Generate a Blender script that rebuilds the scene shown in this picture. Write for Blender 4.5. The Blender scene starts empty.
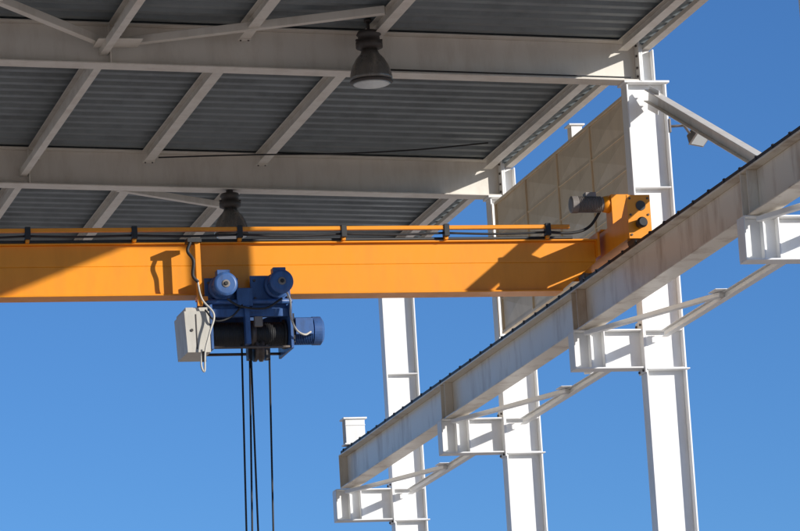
import bpy, bmesh, math, random
from mathutils import Vector, Matrix
random.seed(4)
Z0 = 1.7   # eye height above the yard

# ------------------------------------------------------------------ materials
def nodes_of(name):
    m = bpy.data.materials.new(name); m.use_nodes = True
    nt = m.node_tree; b = nt.nodes["Principled BSDF"]
    return m, nt, b

def paint(name, col, dirt=None, amount=0.35, rough=0.45, scale=1.5, metallic=0.0, streak=True, bump=0.05, lo=0.45, hi=0.75):
    m, nt, b = nodes_of(name)
    N = nt.nodes; L = nt.links
    tc = N.new("ShaderNodeTexCoord")
    mp = N.new("ShaderNodeMapping")
    mp.inputs["Scale"].default_value = (1, 1, 0.25) if streak else (1, 1, 1)
    n1 = N.new("ShaderNodeTexNoise"); n1.inputs["Scale"].default_value = scale * 3; n1.inputs["Detail"].default_value = 8
    n1.inputs["Roughness"].default_value = 0.65
    L.new(tc.outputs["Object"], mp.inputs["Vector"]); L.new(mp.outputs["Vector"], n1.inputs["Vector"])
    cr = N.new("ShaderNodeMapRange"); cr.inputs["From Min"].default_value = lo; cr.inputs["From Max"].default_value = hi
    cr.inputs["To Min"].default_value = 0; cr.inputs["To Max"].default_value = amount
    L.new(n1.outputs["Fac"], cr.inputs["Value"])
    n2 = N.new("ShaderNodeTexNoise"); n2.inputs["Scale"].default_value = scale * 0.6; n2.inputs["Detail"].default_value = 3
    L.new(tc.outputs["Object"], n2.inputs["Vector"])
    mr = N.new("ShaderNodeMapRange"); mr.inputs["To Min"].default_value = 0.88; mr.inputs["To Max"].default_value = 1.06
    L.new(n2.outputs["Fac"], mr.inputs["Value"])
    mix = N.new("ShaderNodeMix"); mix.data_type = 'RGBA'
    d = dirt if dirt else tuple(c * 0.55 for c in col)
    mix.inputs[6].default_value = (*col, 1); mix.inputs[7].default_value = (*d, 1)
    L.new(cr.outputs["Result"], mix.inputs[0])
    mul = N.new("ShaderNodeVectorMath"); mul.operation = 'SCALE'
    L.new(mix.outputs[2], mul.inputs[0]); L.new(mr.outputs["Result"], mul.inputs["Scale"])
    L.new(mul.outputs["Vector"], b.inputs["Base Color"])
    rr = N.new("ShaderNodeMapRange"); rr.inputs["To Min"].default_value = rough - 0.08; rr.inputs["To Max"].default_value = rough + 0.15
    L.new(n1.outputs["Fac"], rr.inputs["Value"]); L.new(rr.outputs["Result"], b.inputs["Roughness"])
    b.inputs["Metallic"].default_value = metallic
    if bump:
        bp = N.new("ShaderNodeBump"); bp.inputs["Strength"].default_value = bump; bp.inputs["Distance"].default_value = 0.02
        n3 = N.new("ShaderNodeTexNoise"); n3.inputs["Scale"].default_value = 9; n3.inputs["Detail"].default_value = 4
        L.new(tc.outputs["Object"], n3.inputs["Vector"])
        L.new(n3.outputs["Fac"], bp.inputs["Height"]); L.new(bp.outputs["Normal"], b.inputs["Normal"])
    return m

M_WHITE = paint("white_painted_steel", (0.86, 0.855, 0.84), (0.52, 0.46, 0.37), 0.28, lo=0.5)
M_CREAM = paint("cream_painted_steel", (0.80, 0.755, 0.68), (0.44, 0.36, 0.28), 0.38)
M_RUN = paint("stained_runway_paint", (0.85, 0.76, 0.62), (0.34, 0.20, 0.10), 0.68, rough=0.33, scale=1.0, bump=0.1, lo=0.5, hi=0.74)
M_WALL = paint("beige_wall_sheet", (0.84, 0.67, 0.46), (0.60, 0.46, 0.30), 0.4)
M_DECK = paint("galvanised_roof_deck", (0.22, 0.25, 0.265), (0.11, 0.125, 0.13), 0.6, rough=0.5, metallic=0.2, streak=False, scale=0.8)
M_ORANGE = paint("orange_crane_paint", (0.90, 0.315, 0.006), (0.45, 0.14, 0.01), 0.28, rough=0.36)
M_BLUE = paint("blue_hoist_paint", (0.045, 0.12, 0.32), (0.015, 0.03, 0.07), 0.6, rough=0.4, scale=5)
M_BLACK = paint("black_rubber", (0.018, 0.018, 0.02), (0.05, 0.045, 0.04), 0.5, rough=0.55, scale=5)
M_ROPE = paint("greased_wire_rope", (0.02, 0.02, 0.022), (0.05, 0.045, 0.04), 0.5, rough=0.6, scale=5)
M_GREY = paint("grey_cast_metal", (0.24, 0.21, 0.19), (0.12, 0.1, 0.08), 0.5, rough=0.5, scale=5)
M_CAB = paint("light_grey_cabinet", (0.56, 0.53, 0.47), (0.3, 0.27, 0.22), 0.4, rough=0.5, scale=4)
M_DARKM = paint("dark_lamp_metal", (0.06, 0.05, 0.045), (0.03, 0.025, 0.02), 0.5, rough=0.45, scale=5)
M_SHADE = paint("smoky_reflector", (0.22, 0.20, 0.18), (0.10, 0.09, 0.08), 0.5, rough=0.25, scale=5, metallic=0.4)
M_LENS = paint("lamp_glass", (0.50, 0.51, 0.50), (0.4, 0.4, 0.4), 0.3, rough=0.15, scale=5)
M_STEEL = paint("worn_rail_steel", (0.12, 0.10, 0.09), (0.06, 0.04, 0.03), 0.5, rough=0.45, scale=4, metallic=0.5)

def ground_mat():
    m, nt, b = nodes_of("yard_ground"); N = nt.nodes; L = nt.links
    tc = N.new("ShaderNodeTexCoord")
    a = N.new("ShaderNodeTexNoise"); a.inputs["Scale"].default_value = 0.12; a.inputs["Detail"].default_value = 10
    c = N.new("ShaderNodeTexNoise"); c.inputs["Scale"].default_value = 6; c.inputs["Detail"].default_value = 8
    L.new(tc.outputs["Object"], a.inputs["Vector"]); L.new(tc.outputs["Object"], c.inputs["Vector"])
    r = N.new("ShaderNodeValToRGB"); r.color_ramp.elements[0].position = 0.35; r.color_ramp.elements[1].position = 0.7
    r.color_ramp.elements[0].color = (0.46, 0.375, 0.29, 1); r.color_ramp.elements[1].color = (0.60, 0.50, 0.395, 1)
    L.new(a.outputs["Fac"], r.inputs["Fac"])
    L.new(r.outputs["Color"], b.inputs["Base Color"]); b.inputs["Roughness"].default_value = 0.9
    bp = N.new("ShaderNodeBump"); bp.inputs["Strength"].default_value = 0.4
    L.new(c.outputs["Fac"], bp.inputs["Height"]); L.new(bp.outputs["Normal"], b.inputs["Normal"])
    return m

# ------------------------------------------------------------------ mesh helper
class B:
    def __init__(s, name, mats, parent=None, bevel=0.004):
        s.name = name; s.mats = mats; s.bm = bmesh.new(); s.parent = parent; s.bevel = bevel
    def mi(s, m): 
        if m not in s.mats: s.mats.append(m)
        return s.mats.index(m)
    def hexa(s, pts, m):
        vs = [s.bm.verts.new((p[0], p[1], p[2] + Z0)) for p in pts]
        i = s.mi(m)
        for f in ((0,3,2,1),(4,5,6,7),(0,1,5,4),(1,2,6,5),(2,3,7,6),(3,0,4,7)):
            fc = s.bm.faces.new([vs[k] for k in f]); fc.material_index = i
    def box(s, x0, x1, y0, y1, z0, z1, m):
        s.hexa([(x0,y0,z0),(x1,y0,z0),(x1,y1,z0),(x0,y1,z0),(x0,y0,z1),(x1,y0,z1),(x1,y1,z1),(x0,y1,z1)], m)
    def bar(s, p0, p1, w, h, m, up=(0,0,1), du=0.0, dw=0.0):
        """rectangular bar; w sideways, h along up; du/dw offsets"""
        p0 = Vector(p0); p1 = Vector(p1); d = (p1 - p0).normalized()
        up = Vector(up); sd = d.cross(up).normalized(); u = sd.cross(d).normalized()
        o = u * du + sd * dw
        pts = []
        for hh in (-h/2, h/2):
            for q, ww in ((p0,-w/2),(p0,w/2),(p1,w/2),(p1,-w/2)):
                pts.append(q + o + sd*ww + u*hh)
        s.hexa(pts, m)
    def ibeam(s, p0, p1, h, b, tf, tw, m, up=(0,0,1)):
        s.bar(p0, p1, b, tf, m, up, du=(h-tf)/2)
        s.bar(p0, p1, b, tf, m, up, du=-(h-tf)/2)
        s.bar(p0, p1, tw, h-2*tf, m, up)
    def lathe(s, p0, p1, prof, m, seg=28, smooth=True):
        """prof: list of (t along 0..1, radius)"""
        p0 = Vector(p0); p1 = Vector(p1); ax = p1 - p0; d = ax.normalized()
        a = Vector((0,0,1)) if abs(d.z) < 0.9 else Vector((1,0,0))
        u = d.cross(a).normalized(); v = d.cross(u).normalized(); i = s.mi(m)
        rings = []
        for t, r in prof:
            c = p0 + ax*t
            rings.append([s.bm.verts.new((c + (u*math.cos(2*math.pi*k/seg) + v*math.sin(2*math.pi*k/seg))*max(r,1e-4)) + Vector((0,0,Z0))) for k in range(seg)])
        for a_, b_ in zip(rings, rings[1:]):
            for k in range(seg):
                f = s.bm.faces.new((a_[k], a_[(k+1)%seg], b_[(k+1)%seg], b_[k])); f.material_index = i; f.smooth = smooth
        for r_ in (rings[0], rings[-1]):
            f = s.bm.faces.new(r_); f.material_index = i
    def cyl(s, p0, p1, r, m, seg=20):
        s.lathe(p0, p1, [(0,r),(1,r)], m, seg)
    def tube(s, pts, r, m, seg=8):
        pts = [Vector(p) for p in pts]; i = s.mi(m); rings = []
        for k, p in enumerate(pts):
            d = (pts[min(k+1,len(pts)-1)] - pts[max(k-1,0)]).normalized()
            a = Vector((0,1,0)) if abs(d.y) < 0.9 else Vector((1,0,0))
            u = d.cross(a).normalized(); v = d.cross(u).normalized()
            rings.append([s.bm.verts.new(p + (u*math.cos(2*math.pi*j/seg)+v*math.sin(2*math.pi*j/seg))*r + Vector((0,0,Z0))) for j in range(seg)])
        for a_, b_ in zip(rings, rings[1:]):
            for k in range(seg):
                f = s.bm.faces.new((a_[k], a_[(k+1)%seg], b_[(k+1)%seg], b_[k])); f.material_index = i; f.smooth = True
        for r_ in (rings[0], rings[-1]):
            s.bm.faces.new(r_).material_index = i
    def bolt(s, p, n, m, r=0.016, l=0.02):
        p = Vector(p); n = Vector(n).normalized(); s.lathe(p, p+n*l, [(0,r),(1,r)], m, 6, False)
    def done(s):
        bmesh.ops.recalc_face_normals(s.bm, faces=s.bm.faces[:])
        me = bpy.data.meshes.new(s.name); s.bm.to_mesh(me); s.bm.free()
        for m in s.mats: me.materials.append(m)
        o = bpy.data.objects.new(s.name, me); bpy.context.scene.collection.objects.link(o)
        if s.parent: o.parent = s.parent
        if s.bevel:
            md = o.modifiers.new("bevel", 'BEVEL'); md.width = s.bevel; md.segments = 1; md.limit_method = 'ANGLE'; md.angle_limit = math.radians(50)
        return o
def empty(name):
    o = bpy.data.objects.new(name, None); bpy.context.scene.collection.objects.link(o); return o
def curve_pts(ctrl, n=8):
    """Catmull-Rom"""
    c = [Vector(p) for p in ctrl]; c = [c[0]*2-c[1]] + c + [c[-1]*2-c[-2]]; out = []
    for i in range(1, len(c)-2):
        for k in range(n):
            t = k/n
            out.append(0.5*((2*c[i]) + (c[i+1]-c[i-1])*t + (2*c[i-1]-5*c[i]+4*c[i+1]-c[i+2])*t*t + (3*c[i]-c[i-1]-3*c[i+1]+c[i+2])*t**3))
    out.append(c[-2]); return out

# ------------------------------------------------------------------ layout constants (metres, z relative to eye)
BAYS = [30.5, 36.5, 42.5, 48.5, 54.5]
XC0, XC1 = 13.70, 14.18          # column depth
ZCOR = 7.91                       # top of corbel
ZCAP = 10.77
def zr(x): return 11.27 + 0.03*(13.9 - x)   # top of rafter
def zb(x): return zr(x) - 0.48

# ------------------------------------------------------------------ ground
g = B("ground", [ground_mat()], bevel=0)
i = g.mi(g.mats[0]); R = 3000
f = g.bm.faces.new([g.bm.verts.new(p) for p in ((-R,-R,0),(R,-R,0),(R,R,0),(-R,R,0))])
g.done()

# ------------------------------------------------------------------ columns with corbels
def column(y, xi0, xi1, sgn, ztop):
    """sgn=-1: corbel toward -x"""
    b = B("steel_column", [M_WHITE])
    fw = 0.105
    b.box(xi0, xi0+0.022, y-fw, y+fw, -Z0, ztop, M_WHITE)
    b.box(xi1-0.022, xi1, y-fw, y+fw, -Z0, ztop, M_WHITE)
    b.box(xi0+0.022, xi1-0.022, y-0.007, y+0.007, -Z0, ztop, M_WHITE)
    b.box(xi0-0.03, xi1+0.03, y-0.14, y+0.14, ztop, ztop+0.025, M_WHITE)
    for zz in (ZCOR-0.012, ZCOR-0.45, 9.55, 2.4):
        for ya, yb_ in ((y-fw+0.004, y-0.007), (y+0.007, y+fw-0.004)):
            b.box(xi0+0.022, xi1-0.022, ya, yb_, zz-0.008, zz+0.008, M_WHITE)
    # base plate
    b.box(xi0-0.12, xi1+0.12, y-0.25, y+0.25, -Z0+0.002, -Z0+0.04, M_WHITE)
    # outer splice plates at corbel
    b.box(xi0-0.0, xi1+0.03, y-0.13, y+0.13, ZCOR-0.47, ZCOR-0.455, M_WHITE)
    # corbel
    if sgn < 0: xa, xe = xi0, xi0-0.83
    else: xa, xe = xi1, xi1+0.83
    l, r = min(xa, xe), max(xa, xe)
    zt, zbm = ZCOR, ZCOR-0.45
    b.box(l, r, y-0.11, y+0.11, zt-0.018, zt, M_WHITE)
    b.box(l, r, y-0.11, y+0.11, zbm, zbm+0.018, M_WHITE)
    b.box(l+0.012, r, y-0.006, y+0.006, zbm+0.018, zt-0.018, M_WHITE)
    b.box(l-0.002, l+0.016, y-0.107, y+0.107, zbm+0.018, zt-0.018, M_WHITE)
    xw = l+0.20 if sgn < 0 else r-0.20
    for xs in (xw, xw+0.16*(-sgn)):
        b.box(xs-0.008, xs+0.008, y-0.10, y-0.006, zbm+0.018, zt-0.018, M_WHITE)
        b.box(xs-0.008, xs+0.008, y+0.006, y+0.10, zbm+0.018, zt-0.018, M_WHITE)
    # bolted end plate against the column
    xp = r-0.02 if sgn < 0 else l
    b.box(xp, xp+0.02, y-0.125, y+0.125, zbm-0.05, zt+0.10, M_WHITE)
    for zz in (zt+0.05, zbm-0.025):
        for yy in (y-0.075, y+0.075):
            b.bolt((xp, yy, zz), (sgn, 0, 0), M_STEEL)
    # head piece beside the rafter
    if sgn < 0:
        b.box(xi0+0.20, xi0+0.222, y-0.10, y+0.10, ztop+0.025, ztop+0.46, M_WHITE)
        b.box(xi0+0.34, xi0+0.36, y-0.10, y+0.10, ztop+0.025, ztop+0.40, M_WHITE)
        b.box(xi0+0.222, xi0+0.34, y-0.006, y+0.006, ztop+0.025, ztop+0.40, M_WHITE)
    return b.done()
for y in (42.5, 36.5, 48.5, 54.5, 30.5):
    column(y, XC0, XC1, -1, ZCAP)
XL = -6.0
for y in BAYS:
    column(y, XL-0.48, XL, 1, zb(XL)-0.03)

# ------------------------------------------------------------------ runway beams
def runway(xc, y0, y1, side):
    b = B("crane_runway_beam", [M_RUN])
    z0, z1 = ZCOR, 8.39
    b.box(xc-0.12, xc+0.12, y0, y1, z0+0.002, z0+0.02, M_RUN)
    b.box(xc-0.12, xc+0.12, y0, y1, z1-0.02, z1, M_RUN)
    b.box(xc-0.006, xc+0.006, y0, y1, z0+0.02, z1-0.02, M_RUN)
    # rail
    b.box(xc-0.025, xc+0.025, y0, y1, z1+0.002, z1+0.06, M_STEEL)
    # conductor cable / bar on the inner edge
    b.box(xc+side*0.085-0.02, xc+side*0.085+0.02, y0+0.05, y1-0.05, z1+0.002, z1+0.045, M_BLACK)
    y = y0+0.3
    while y < y1:
        b.box(xc-0.05, xc-0.025, y, y+0.06, z1+0.002, z1+0.025, M_STEEL)
        b.box(xc+0.025, xc+0.05, y, y+0.06, z1+0.002, z1+0.025, M_STEEL)
        b.box(xc+side*0.085-0.028, xc+side*0.085+0.028, y+0.1, y+0.14, z1+0.001, z1+0.054, M_BLACK)
        y += 0.5
    for yb in BAYS:
        if y0 < yb < y1:
            for dy in (-0.10, 0.10):
                for sx in (-1, 1):
                    xa, xb = sorted((xc+sx*0.006, xc+sx*0.115))
                    b.box(xa, xb, yb+dy-0.007, yb+dy+0.007, z0+0.02, z1-0.02, M_RUN)
            for sx in (-1,1):
                b.bolt((xc+sx*0.08, yb-0.06, z0+0.02), (0,0,1), M_STEEL)
                b.bolt((xc+sx*0.08, yb+0.06, z0+0.02), (0,0,1), M_STEEL)
    # end stop
    ye = y1-0.45
    b.box(xc-0.15, xc+0.17, ye-0.10, ye+0.12, z1+0.062, z1+0.085, M_WHITE)
    b.box(xc-0.13, xc+0.15, ye-0.09, ye-0.07, z1+0.085, z1+0.42, M_WHITE)
    b.box(xc-0.13, xc+0.15, ye+0.08, ye+0.10, z1+0.085, z1+0.42, M_WHITE)
    b.box(xc, xc+0.02, ye-0.07, ye+0.08, z1+0.085, z1+0.42, M_WHITE)
    b.box(xc-0.16, xc+0.18, ye-0.12, ye+0.13, z1+0.42, z1+0.445, M_WHITE)
    b.box(xc-0.135, xc+0.155, ye-0.100, ye-0.09, z1+0.33, z1+0.345, M_WHITE)
    # end plate
    b.box(xc-0.12, xc+0.12, y1+0.001, y1+0.02, z0, z1, M_RUN)
    return b.done()
runway(13.05, 30.2, 54.35, -1)
runway(XL+0.65, 30.2, 54.7, 1)

# surge truss / longitudinal struts between columns
b = B("runway_surge_bracing", [M_WHITE])
for a, c in zip(BAYS, BAYS[1:]):
    if c > 55: continue
    b.bar((13.94, a+0.112, 7.85), (13.94, c-0.112, 7.85), 0.08, 0.006, M_WHITE, du=0.037)
    b.bar((13.94, a+0.112, 7.85), (13.94, c-0.112, 7.85), 0.08, 0.006, M_WHITE, du=-0.037)
    b.bar((13.94, a+0.112, 7.85), (13.94, c-0.112, 7.85), 0.006, 0.068, M_WHITE)
    b.bar((13.02, c-0.12, 7.865), (13.90, c-2.3, 7.865), 0.075, 0.05, M_WHITE)
    b.box(13.78, 13.95, c-2.45, c-2.2, 7.893, 7.901, M_WHITE)
b.done()

# wall bracing between near columns
b = B("column_cross_brace", [M_WHITE])
b.ibeam((13.96, 42.38, 10.62), (13.96, 36.62, 8.02), 0.14, 0.12, 0.012, 0.008, M_CREAM)
b.bar((13.96, 42.40, 10.60), (13.96, 42.05, 10.45), 0.012, 0.28, M_WHITE)
b.done()

# ------------------------------------------------------------------ canopy roof
roof = empty("canopy_roof")
r = B("rafters", [M_CREAM], roof)
for y in BAYS:
    p0 = (XL-0.4, y, zr(XL-0.4)-0.24); p1 = (13.86, y, zr(13.86)-0.24)
    r.ibeam(p0, p1, 0.48, 0.26, 0.018, 0.011, M_CREAM)
    r.box(13.862, 13.885, y-0.14, y+0.14, zb(13.86)-0.01, zr(13.86)-0.01, M_WHITE)
    for xs in (7.75, 4.8, 1.8):
        for yy in ((y-0.12, y-0.0056), (y+0.0056, y+0.12)):
            r.box(xs-0.006, xs+0.006, yy[0], yy[1], zb(xs)+0.019, zr(xs)-0.02, M_CREAM)
    for zz in (0.06, 0.16, 0.30, 0.42):
        r.bolt((13.862, y-0.09, zb(13.86)+zz), (-1,0,0), M_STEEL)
r.done()
p = B("purlins", [M_CREAM], roof)
for x in (-4.0, -2.5, -1.0, 0.5, 2.0, 3.4, 4.9, 6.3, 7.8, 9.25, 10.7):
    for a, c in zip(BAYS, BAYS[1:]):
        zc = zr(x) - 0.09
        p.ibeam((x, a+0.135, zc), (x, c-0.135, zc), 0.16, 0.13, 0.010, 0.008, M_CREAM)
        for yy in (a+0.17, c-0.25):
            p.box(x-0.075, x+0.075, yy, yy+0.08, zc-0.088, zc-0.0815, M_CREAM)
            p.bolt((x-0.045, yy+0.04, zc-0.088), (0,0,-1), M_STEEL, 0.012, 0.014)
            p.bolt((x+0.045, yy+0.04, zc-0.088), (0,0,-1), M_STEEL, 0.012, 0.014)
for a, c in zip(BAYS, BAYS[1:]):
    # eave purlin and outer eave strut
    zc = zr(13.9)-0.07
    p.ibeam((13.68, a+0.14, zc), (13.68, c-0.14, zc), 0.12, 0.12, 0.010, 0.008, M_CREAM)
    p.bar((14.02, a-0.0, 11.228), (14.02, c-0.002, 11.228), 0.10, 0.06, M_CREAM)
    p.bar((7.68, a+0.012, 11.08), (7.68, c-0.012, 11.14), 0.09, 0.09, M_CREAM)
p.done()
br = B("roof_bracing", [M_CREAM], roof)
br.bar((7.9, 42.35, 11.22), (10.62, 41.25, 11.30), 0.09, 0.09, M_CREAM)
br.bar((7.65, 42.35, 11.22), (6.3, 41.1, 11.36), 0.09, 0.09, M_CREAM)
br.box(7.55, 8.05, 42.0, 42.37, 11.16, 11.172, M_CREAM)
br.bar((8.9, 48.65, 10.98), (10.66, 50.6, 11.18), 0.08, 0.08, M_CREAM)
br.bar((4.0, 48.65, 10.98), (7.6, 54.3, 11.18), 0.08, 0.08, M_CREAM)
br.done()
# corrugated deck: trapezoidal ribs run along x
d = B("roof_deck", [M_DECK], roof, bevel=0)
pitch, dep = 0.30, 0.05
prof = []
y = 29.9
while y < 54.6:
    prof += [(y, 0.0), (y+0.11, 0.0), (y+0.15, dep), (y+0.26, dep)]
    y += pitch
xs = [-6.6, 0.0, 7.0, 14.06]
rows = []
for x in xs:
    rows.append([d.bm.verts.new((x, yy, zr(x)+0.006+zz+Z0)) for yy, zz in prof])
for a_, b_ in zip(rows, rows[1:]):
    for k in range(len(prof)-1):
        d.bm.faces.new((a_[k], a_[k+1], b_[k+1], b_[k]))
o = d.done()
sm = o.modifiers.new("sheet", 'SOLIDIFY'); sm.thickness = 0.004; sm.offset = 1
t = B("roof_membrane", [M_GREY], roof, bevel=0)
ye = 54.7
t.hexa([(-6.7,29.9,zr(-6.7)+0.065),(14.0,29.9,zr(14.0)+0.065),(14.0,ye,zr(14.0)+0.065),(-6.7,ye,zr(-6.7)+0.065),
        (-6.7,29.9,zr(-6.7)+0.085),(14.0,29.9,zr(14.0)+0.085),(14.0,ye,zr(14.0)+0.085),(-6.7,ye,zr(-6.7)+0.085)], M_GREY)
t.done()
w = B("roof_wiring", [M_BLACK], roof, bevel=0)
w.tube(curve_pts([(9.3,47.9,11.2),(10.4,47.6,11.16),(11.4,47.3,11.10),(12.4,47.1,11.10),(13.3,46.9,11.14)]), 0.010, M_BLACK)
w.tube([(10.5,42.2,zb(10.5)-0.012),(13.7,42.2,zb(13.7)-0.012)], 0.010, M_BLACK)
w.done()

# ------------------------------------------------------------------ wall panel
wl = B("parapet_wall_panel", [M_WALL])
wl.box(13.755, 13.79, 42.66, 48.36, 9.02, 10.66, M_WALL)
wl.box(13.735, 13.80, 42.64, 48.37, 10.66, 10.70, M_WALL)
wl.box(13.735, 13.80, 42.64, 48.37, 8.98, 9.02, M_WALL)
for k in range(5):
    yy = 42.66 + k*1.41
    wl.box(13.732, 13.755, yy, yy+0.05, 9.02, 10.66, M_WALL)
for zz in (9.43, 9.84, 10.25):
    wl.box(13.743, 13.755, 42.66, 48.36, zz-0.010, zz+0.010, M_WALL)
for k in range(4):
    ya = 42.74 + k*1.41
    for j in range(4):
        za = 9.06 + j*0.41
        zt_ = min(za+0.34, 10.64)
        ym, zm = ya+0.64, (za+zt_)/2
        v = [Vector((13.7535, ya, za)), Vector((13.7535, ya+1.28, za)), Vector((13.7535, ya+1.28, zt_)), Vector((13.7535, ya, zt_)), Vector((13.733, ym, zm))]
        vs = [wl.bm.verts.new(q+Vector((0,0,Z0))) for q in v]
        for q in ((0,1,4),(1,2,4),(2,3,4),(3,0,4)):
            wl.bm.faces.new([vs[n] for n in q])
wl.done()
ps = B("parapet_post", [M_WHITE])
ps.box(13.93, 14.07, 45.40, 45.42, 7.95, 11.0, M_WHITE)
ps.box(13.93, 14.07, 45.54, 45.56, 7.95, 11.0, M_WHITE)
ps.box(13.995, 14.005, 45.42, 45.54, 7.95, 11.0, M_WHITE)
ps.box(13.90, 14.10, 45.37, 45.59, 11.0, 11.02, M_WHITE)
ps.done()

# ------------------------------------------------------------------ bridge crane
crane = empty("overhead_bridge_crane")
YG = 41.42
gz0, gz1 = 8.135, 8.715
g = B("bridge_girder", [M_ORANGE], crane)
xl, xr = XL+0.85, 12.45
g.box(xl, xr, YG-0.15, YG+0.15, gz0, gz0+0.018, M_ORANGE)
y0, y1 = YG-0.10, YG+0.10
g.hexa([(xl,y0,gz0+0.018),(xr,y0,gz0+0.018),(xr,y1,gz0+0.018),(xl,y1,gz0+0.018),
        (xl,y0,gz0+0.33),(12.86,y0,gz0+0.33),(12.86,y1,gz0+0.33),(xl,y1,gz0+0.33)], M_ORANGE)
g.box(xl, 12.86, YG-0.10, YG+0.10, gz0+0.3305, gz1-0.018, M_ORANGE)
g.box(xl, 12.90, YG-0.15, YG+0.15, gz1-0.018, gz1, M_ORANGE)
g.box(12.86, 12.885, YG-0.22, YG+0.22, gz0+0.38, gz1+0.06, M_ORANGE)
g.done()
fz = 8.835
t = B("festoon_track", [M_ORANGE], crane)
t.box(xl, 12.55, YG-0.22, YG-0.16, fz-0.012, fz+0.03, M_ORANGE)
x = 12.3
while x > xl:
    t.box(x-0.02, x+0.02, YG-0.20, YG-0.10, gz1, fz-0.012, M_ORANGE)
    t.box(x-0.03, x+0.03, YG-0.235, YG-0.15, fz-0.09, fz+0.045, M_BLACK)
    x -= 1.15
x = 12.3
while x > xl+1.15:
    dr = random.uniform(0.01, 0.035)
    t.tube(curve_pts([(x, YG-0.17, fz-0.045), (x-0.57, YG-0.17, fz-0.045-dr), (x-1.15, YG-0.17, fz-0.045)], 5), 0.014, M_BLACK, 6)
    x -= 1.15
t.tube(curve_pts([(12.3, YG-0.17, fz-0.045), (12.6, YG-0.15, fz-0.05), (12.8,YG-0.15,fz+0.02), (12.93,YG-0.2,fz+0.2)]), 0.016, M_BLACK)
t.tube([(xl, YG-0.13, gz1+0.02), (12.6, YG-0.13, gz1+0.02)], 0.016, M_BLACK)
t.done()
def carriage(xc, side):
    c = B("end_carriage", [M_ORANGE], crane)
    c.box(xc-0.10, xc+0.10, YG-1.15, YG+1.15, 8.53, 8.80, M_ORANGE)
    c.box(xc-0.13, xc+0.13, YG-0.15, YG+0.3, 8.802, 8.82, M_ORANGE)
    for sy in (-1, 1):
        yy = YG+sy*0.95
        c.lathe((xc-0.045, yy, 8.56), (xc+0.045, yy, 8.56), [(0,0.13),(0.15,0.13),(0.16,0.11),(0.84,0.11),(0.85,0.13),(1,0.13)], M_STEEL)
        a, e = sorted((YG+sy*1.152, YG+sy*1.175))
        c.box(xc-0.13, xc+0.13, a, e, 8.50, 8.98, M_ORANGE)
        c.lathe((xc, YG+sy*1.175, 8.66), (xc, YG+sy*1.30, 8.66), [(0,0.05),(0.7,0.06),(1,0.045)], M_BLACK, 16)
        c.lathe((xc+0.02, YG+sy*1.175, 8.86), (xc+0.02, YG+sy*1.185, 8.86), [(0,0.055),(1,0.055)], M_DARKM, 18)
        for bx in (-0.10, 0.10):
            for bz in (8.54, 8.76, 8.94):
                c.bolt((xc+bx, YG+sy*1.175, bz), (0,sy,0), M_STEEL, 0.013, 0.012)
        c.hexa([(xc-0.1,YG+sy*0.85,8.80),(xc+0.1,YG+sy*0.85,8.80),(xc+0.1,YG+sy*1.15,8.80),(xc-0.1,YG+sy*1.15,8.80),
                (xc-0.1,YG+sy*1.05,8.97),(xc+0.1,YG+sy*1.05,8.97),(xc+0.1,YG+sy*1.15,8.97),(xc-0.1,YG+sy*1.15,8.97)], M_ORANGE)
    s = side
    yd = YG-0.28; mz = 9.07; ox = 0.05
    c.box(xc-0.11+ox, xc+0.09+ox, yd-0.12, yd+0.10, 8.81, 9.16, M_ORANGE)
    c.lathe((xc+0.09+ox, yd-0.01, 9.0), (xc+0.16+ox, yd-0.01, 9.0), [(0,0.10),(1,0.09)], M_ORANGE)
    c.lathe((xc+ox+s*0.11, yd-0.01, mz), (xc+ox+s*0.18, yd-0.01, mz), [(0,0.10),(1,0.085)], M_ORANGE)
    pr = [(0,0.082)]
    for k in range(14):
        t0 = 0.06+k*0.05
        pr += [(t0,0.076),(t0+0.012,0.092),(t0+0.03,0.092),(t0+0.04,0.076)]
    pr += [(0.78,0.095),(0.97,0.095),(1,0.07)]
    c.lathe((xc+ox+s*0.18, yd-0.01, mz), (xc+ox+s*0.55, yd-0.01, mz), pr, M_GREY, 24, False)
    a, e = sorted((xc+ox+s*0.26, xc+ox+s*0.38))
    c.box(a, e, yd-0.06, yd+0.05, mz+0.08, mz+0.13, M_GREY)
    c.done()
carriage(13.05, -1)
carriage(XL+0.65, 1)

# ------------------------------------------------------------------ wire rope hoist
H = empty("wire_rope_hoist")
def hx(u): return 8.94 + 0.0109*(u-253)
def hz(v): return 8.04 - 0.0109*(v-300)
h = B("trolley", [M_BLUE], H)
for yy in (YG-0.235, YG+0.215):
    h.box(hx(206), hx(240), yy, yy+0.02, hz(303), hz(276), M_BLUE)
    h.box(hx(252), hx(292), yy, yy+0.02, hz(303), hz(274), M_BLUE)
    h.box(hx(212), hx(288), yy+0.002, yy+0.018, hz(312), hz(291), M_BLUE)
for u in (216, 232, 262, 284):
    for sy in (-1, 1):
        h.lathe((hx(u), YG+sy*0.13, gz0+0.075), (hx(u), YG+sy*0.21, gz0+0.075), [(0,0.055),(0.7,0.055),(0.75,0.07),(1,0.07)], M_STEEL, 20)
for u, v in ((210, 281), (210, 298), (236, 281), (236, 298), (256, 279), (289, 296), (256, 297)):
    h.bolt((hx(u), YG-0.235, hz(v)), (0,-1,0), M_STEEL, 0.016, 0.02)
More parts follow.
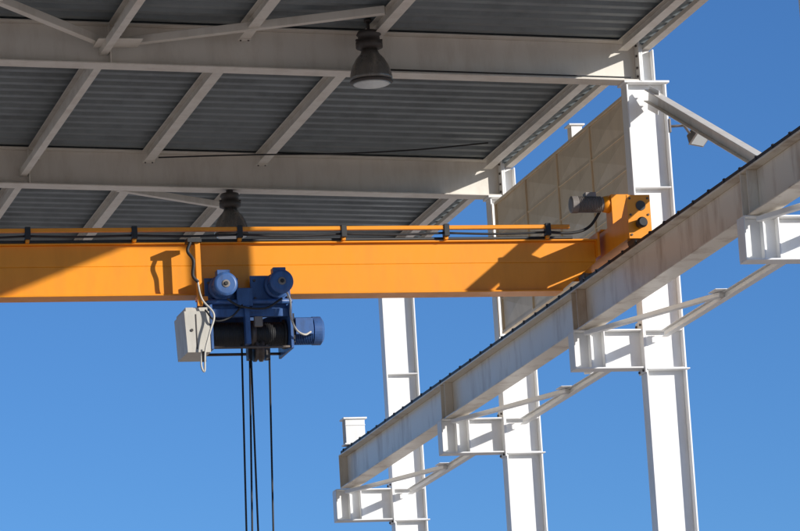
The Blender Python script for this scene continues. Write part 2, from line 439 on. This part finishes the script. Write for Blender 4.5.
for u, v in ((222, 287), (278, 285)):
    y0 = YG-0.235
    h.lathe((hx(u), y0, hz(v)), (hx(u), y0-0.30, hz(v)), [(0,0.14),(0.25,0.14),(0.27,0.115),(0.75,0.115),(0.78,0.13),(0.95,0.13),(1,0.10)], M_BLUE, 28)
    h.lathe((hx(u), y0-0.301, hz(v)), (hx(u), y0-0.310, hz(v)), [(0,0.045),(1,0.04)], M_GREY, 16)
    h.lathe((hx(u), y0-0.311, hz(v)), (hx(u), y0-0.325, hz(v)), [(0,0.022),(1,0.022)], M_BLACK, 10)
    for k in range(8):
        an = k*math.pi/4
        h.bar((hx(u)+math.cos(an)*0.117, y0-0.09, hz(v)+math.sin(an)*0.117), (hx(u)+math.cos(an)*0.117, y0-0.22, hz(v)+math.sin(an)*0.117), 0.012, 0.012, M_BLUE)
    h.box(hx(u)-0.07, hx(u)+0.07, y0-0.2, y0-0.08, hz(v)+0.11, hz(v)+0.17, M_BLUE)
h.box(hx(236), hx(252), YG-0.34, YG-0.237, hz(306), hz(288), M_BLUE)
h.cyl((hx(206), YG-0.30, hz(301)), (hx(292), YG-0.30, hz(301)), 0.028, M_BLUE)
h.cyl((hx(206), YG+0.24, hz(301)), (hx(292), YG+0.24, hz(301)), 0.028, M_STEEL)
h.done()
h = B("hoist_frame", [M_BLUE], H)
for u in (209, 289):
    h.box(hx(u)-0.015, hx(u)+0.015, YG-0.36, YG+0.30, hz(349), hz(304), M_BLUE)
h.box(hx(209)+0.015, hx(289)-0.015, YG-0.30, YG-0.24, hz(316), hz(308), M_BLUE)
h.box(hx(209)+0.015, hx(289)-0.015, YG+0.16, YG+0.26, hz(320), hz(306), M_BLUE)
h.cyl((hx(209), YG-0.33, hz(347)), (hx(289), YG-0.33, hz(347)), 0.016, M_STEEL)
h.cyl((hx(209), YG+0.22, hz(345)), (hx(289), YG+0.22, hz(345)), 0.016, M_STEEL)
h.box(hx(243), hx(248), YG-0.35, YG-0.25, hz(344), hz(306), M_BLUE)
h.box(hx(252), hx(260), YG-0.37, YG-0.31, hz(327), hz(317), M_GREY)
h.done()
h = B("rope_drum", [M_BLACK], H, bevel=0)
pr = [(0,0.16),(0.03,0.16),(0.031,0.125)]
n = 34
for k in range(n):
    t0 = 0.04+0.92*k/n
    pr += [(t0,0.125),(t0+0.46/n,0.140),(t0+0.9/n,0.125)]
pr += [(0.969,0.125),(0.97,0.16),(1,0.16)]
h.lathe((hx(211), YG-0.1, hz(331)), (hx(287), YG-0.1, hz(331)), pr, M_BLACK, 32)
h.lathe((hx(250), YG-0.1, hz(331)), (hx(256), YG-0.1, hz(331)), [(0,0.155),(1,0.155)], M_STEEL, 28)
h.done()
h = B("hoist_motor", [M_BLUE], H, bevel=0)
mx0, mx1 = hx(290), hx(325)
pr = [(0,0.10),(0.1,0.12)]
for k in range(11):
    t0 = 0.14+k*0.05
    pr += [(t0,0.125),(t0+0.012,0.150),(t0+0.03,0.150),(t0+0.042,0.125)]
pr += [(0.70,0.155),(0.93,0.155),(1,0.12)]
h.lathe((mx0, YG-0.1, hz(328)), (mx1, YG-0.1, hz(328)), pr, M_BLUE, 32, False)
h.box(mx0+0.05, mx0+0.24, YG-0.30, YG-0.24, hz(334), hz(318), M_BLUE)
h.box(mx0-0.02, mx0+0.04, YG-0.28, YG+0.06, hz(342), hz(313), M_BLACK)
h.done()
h = B("control_cabinet", [M_CAB], H)
h.hexa([(hx(182)+0.02,YG-0.36,hz(352)),(hx(207),YG-0.36,hz(352)),(hx(207),YG+0.2,hz(352)),(hx(182)+0.02,YG+0.2,hz(352)),
        (hx(182),YG-0.36,hz(311)),(hx(207),YG-0.36,hz(311)),(hx(207),YG+0.2,hz(311)),(hx(182),YG+0.2,hz(311))], M_CAB)
h.box(hx(184), hx(206), YG-0.34, YG+0.18, hz(311), hz(307), M_CAB)
h.box(hx(193), hx(194.2), YG-0.366, YG-0.3605, hz(349), hz(314), M_DARKM)
h.lathe((hx(189), YG-0.361, hz(330)), (hx(189), YG-0.372, hz(330)), [(0,0.016),(1,0.016)], M_DARKM, 12)
h.done()
h = B("rope_sheave", [M_BLACK], H, bevel=0)
h.lathe((hx(259)-0.05, YG-0.1, hz(346)), (hx(259)+0.05, YG-0.1, hz(346)), [(0,0.13),(0.3,0.13),(0.5,0.10),(0.7,0.13),(1,0.13)], M_STEEL, 28)
h.box(hx(248), hx(252), YG-0.16, YG-0.04, hz(356), hz(340), M_DARKM)
h.box(hx(266), hx(270), YG-0.16, YG-0.04, hz(356), hz(340), M_DARKM)
h.done()
h = B("hoist_ropes", [M_ROPE], H, bevel=0)
zb_ = 3.4
for xt, xbm, yt, yb2 in ((hx(242), 8.72, -0.16, -0.10), (hx(250), 8.90, -0.20, 0.0), (hx(253), 8.80, 0.0, 0.1), (hx(270), 9.02, -0.14, -0.02)):
    h.tube([(xt, YG+yt, hz(335)), (xbm, YG+yb2, zb_)], 0.011, M_ROPE, 6)
h.done()
h = B("hook_block", [M_ORANGE], H)
h.box(8.66, 9.04, YG-0.15, YG-0.12, 2.85, 3.3, M_ORANGE); h.box(8.66, 9.04, YG+0.12, YG+0.15, 2.85, 3.3, M_ORANGE)
h.lathe((8.76, YG-0.1, 3.2), (8.94, YG-0.1, 3.2), [(0,0.16),(0.2,0.16),(0.3,0.13),(0.5,0.16),(0.7,0.13),(1,0.16)], M_STEEL)
h.cyl((8.85, YG, 2.85), (8.85, YG, 2.6), 0.04, M_STEEL)
h.tube(curve_pts([(8.85,YG,2.62),(8.86,YG,2.48),(8.97,YG,2.38),(8.93,YG,2.22),(8.82,YG,2.18),(8.72,YG,2.27)]), 0.035, M_STEEL, 10)
h.done()
h = B("cable_arm", [M_ORANGE], H)
h.box(hx(196), hx(201), YG-0.38, YG-0.34, hz(306), hz(241), M_ORANGE)
h.box(hx(196), hx(207), YG-0.34, YG-0.24, hz(300), hz(296), M_ORANGE)
h.box(hx(188), hx(202), YG-0.42, YG-0.26, hz(243), hz(239), M_BLACK)
ya = YG-0.40
h.tube(curve_pts([(hx(191),ya,hz(243)),(hx(188),ya,hz(252)),(hx(193),ya-0.02,hz(262)),(hx(192),ya,hz(276)),(hx(197),ya,hz(283))]), 0.018, M_BLACK)
h.tube(curve_pts([(hx(196),ya,hz(280)),(hx(200),ya,hz(300)),(hx(210),ya-0.05,hz(316)),(hx(205),ya-0.05,hz(334)),(hx(200),ya-0.03,hz(352)),(hx(199),ya,hz(371)),(hx(196),ya,hz(366)),(hx(197),ya,hz(350))]), 0.011, M_CAB)
h.tube(curve_pts([(hx(283),ya,hz(290)),(hx(288),ya,hz(302)),(hx(287),ya-0.03,hz(318)),(hx(292),ya-0.03,hz(332)),(hx(300),ya-0.03,hz(337)),(hx(308),ya+0.05,hz(333))]), 0.011, M_CAB)
h.tube(curve_pts([(hx(225),ya,hz(300)),(hx(238),ya-0.02,hz(308)),(hx(262),ya-0.02,hz(310)),(hx(280),ya,hz(300))]), 0.012, M_BLACK)
h.tube(curve_pts([(hx(203),ya+0.03,hz(310)),(hx(212),ya-0.02,hz(322)),(hx(228),ya-0.02,hz(318)),(hx(240),ya,hz(306))]), 0.010, M_BLACK)
h.lathe((hx(199),ya,hz(352)),(hx(199),ya,hz(362)),[(0,0.025),(1,0.025)],M_DARKM,12)
h.done()

# ------------------------------------------------------------------ high bay lamps
def highbay(x, y, zbot, ztop, s=1.0):
    b = B("high_bay_lamp", [M_DARKM], bevel=0)
    z = zbot
    b.lathe((x,y,z), (x,y,z+0.36*s), [(0,0.228*s),(0.02,0.24*s),(0.12,0.238*s),(0.3,0.225*s),(0.5,0.20*s),(0.7,0.16*s),(0.86,0.11*s),(1,0.085*s)], M_SHADE, 40)
    b.lathe((x,y,z-0.004), (x,y,z-0.03*s), [(0,0.242*s),(0.5,0.242*s),(1,0.225*s)], M_DARKM, 40)
    b.lathe((x,y,z-0.032*s), (x,y,z-0.04*s), [(0,0.21*s),(1,0.19*s)], M_LENS, 40)
    zz = z + 0.36*s
    b.lathe((x,y,zz), (x,y,zz+0.22*s), [(0,0.10*s),(0.1,0.15*s),(0.4,0.15*s),(0.45,0.125*s),(0.7,0.12*s),(0.78,0.14*s),(0.95,0.12*s),(1,0.05*s)], M_DARKM, 24)
    b.box(x-0.15*s, x+0.15*s, y-0.02, y+0.02, zz+0.10*s, zz+0.12*s, M_DARKM)
    if ztop > zz+0.2*s:
        b.cyl((x,y,zz+0.2*s), (x,y,ztop), 0.018, M_DARKM, 10)
        b.cyl((x,y,ztop-0.03), (x,y,ztop), 0.045, M_DARKM, 12)
    b.done()
highbay(10.58, 41.9, 10.66, zr(10.58), 1.0)
highbay(10.30, 48.45, 10.33, zb(10.30), 0.92)

# ------------------------------------------------------------------ floodlight
b = B("floodlight", [M_GREY], bevel=0.003)
b.tube([(14.18,42.45,10.27),(14.34,42.40,10.27),(14.42,42.38,10.25)], 0.016, M_GREY)
b.box(14.18, 14.20, 42.38, 42.52, 10.19, 10.35, M_GREY)
c0 = Vector((14.50, 42.36, 10.15)); dn = Vector((0.35,-0.55,-0.75)).normalized(); sd = Vector((0.8,0.5,0.0)).normalized(); up = sd.cross(dn).normalized()
def orb(c, w, hh, dd, m, taper=1.0):
    pts = []
    for k, sc in ((-1, taper), (1, 1.0)):
        for sx, sy in ((-1,-1),(1,-1),(1,1),(-1,1)):
            pts.append(c + dn*(dd/2*k) + sd*(w/2*sx*sc) + up*(hh/2*sy*sc))
    b.hexa(pts, m)
orb(c0, 0.24, 0.20, 0.12, M_DARKM, 0.7)
orb(c0+dn*0.066, 0.255, 0.215, 0.012, M_GREY)
orb(c0+dn*0.075, 0.22, 0.18, 0.004, M_LENS)
b.bar(c0-sd*0.14, c0-sd*0.14-dn*0.13+Vector((0,0,0.03)), 0.012, 0.03, M_GREY)
b.bar(c0+sd*0.14, c0+sd*0.14-dn*0.13+Vector((0,0,0.03)), 0.012, 0.03, M_GREY)
b.bar(c0-sd*0.146-dn*0.125+Vector((0,0,0.03)), c0+sd*0.146-dn*0.125+Vector((0,0,0.03)), 0.03, 0.012, M_GREY)
b.done()

# ------------------------------------------------------------------ light
S = Vector((1.1, -1.0, 0.43)).normalized()
elev = math.asin(S.z); rot = math.atan2(S.x, S.y)
w = bpy.data.worlds.new("World"); bpy.context.scene.world = w; w.use_nodes = True
nt = w.node_tree; bg = nt.nodes["Background"]
sky = nt.nodes.new("ShaderNodeTexSky"); sky.sky_type = 'NISHITA'; sky.sun_disc = False
sky.sun_elevation = elev; sky.sun_rotation = rot
sky.air_density = 1.0; sky.dust_density = 0.0; sky.ozone_density = 7.5; sky.altitude = 1900
nt.links.new(sky.outputs["Color"], bg.inputs["Color"]); bg.inputs["Strength"].default_value = 0.135
sl = bpy.data.lights.new("sun", 'SUN'); sl.energy = 5.0; sl.angle = math.radians(0.5); sl.color = (1.0, 0.96, 0.89)
so = bpy.data.objects.new("sun", sl); bpy.context.scene.collection.objects.link(so)
so.rotation_euler = (-S).to_track_quat('-Z', 'Y').to_euler(); so.location = (40, -20, 40)

# ------------------------------------------------------------------ camera
fwd = Vector((0.24446, 0.9500, 0.1942)).normalized()
down = Vector((-0.00969, 0.2026, -0.9792)); down = (down - fwd*down.dot(fwd)).normalized()
right = down.cross(fwd).normalized()
if right.x < 0: right = -right
up = -down
mat = Matrix((( right.x, up.x, -fwd.x, 0), (right.y, up.y, -fwd.y, 0), (right.z, up.z, -fwd.z, Z0), (0,0,0,1)))
cd = bpy.data.cameras.new("camera"); cd.lens = 180; cd.sensor_width = 36; cd.clip_end = 8000; cd.clip_start = 0.1
co = bpy.data.objects.new("camera", cd); bpy.context.scene.collection.objects.link(co); co.matrix_world = mat
bpy.context.scene.camera = co
vs = bpy.context.scene.view_settings; vs.view_transform = 'Standard'; vs.look = 'None'; vs.exposure = 0
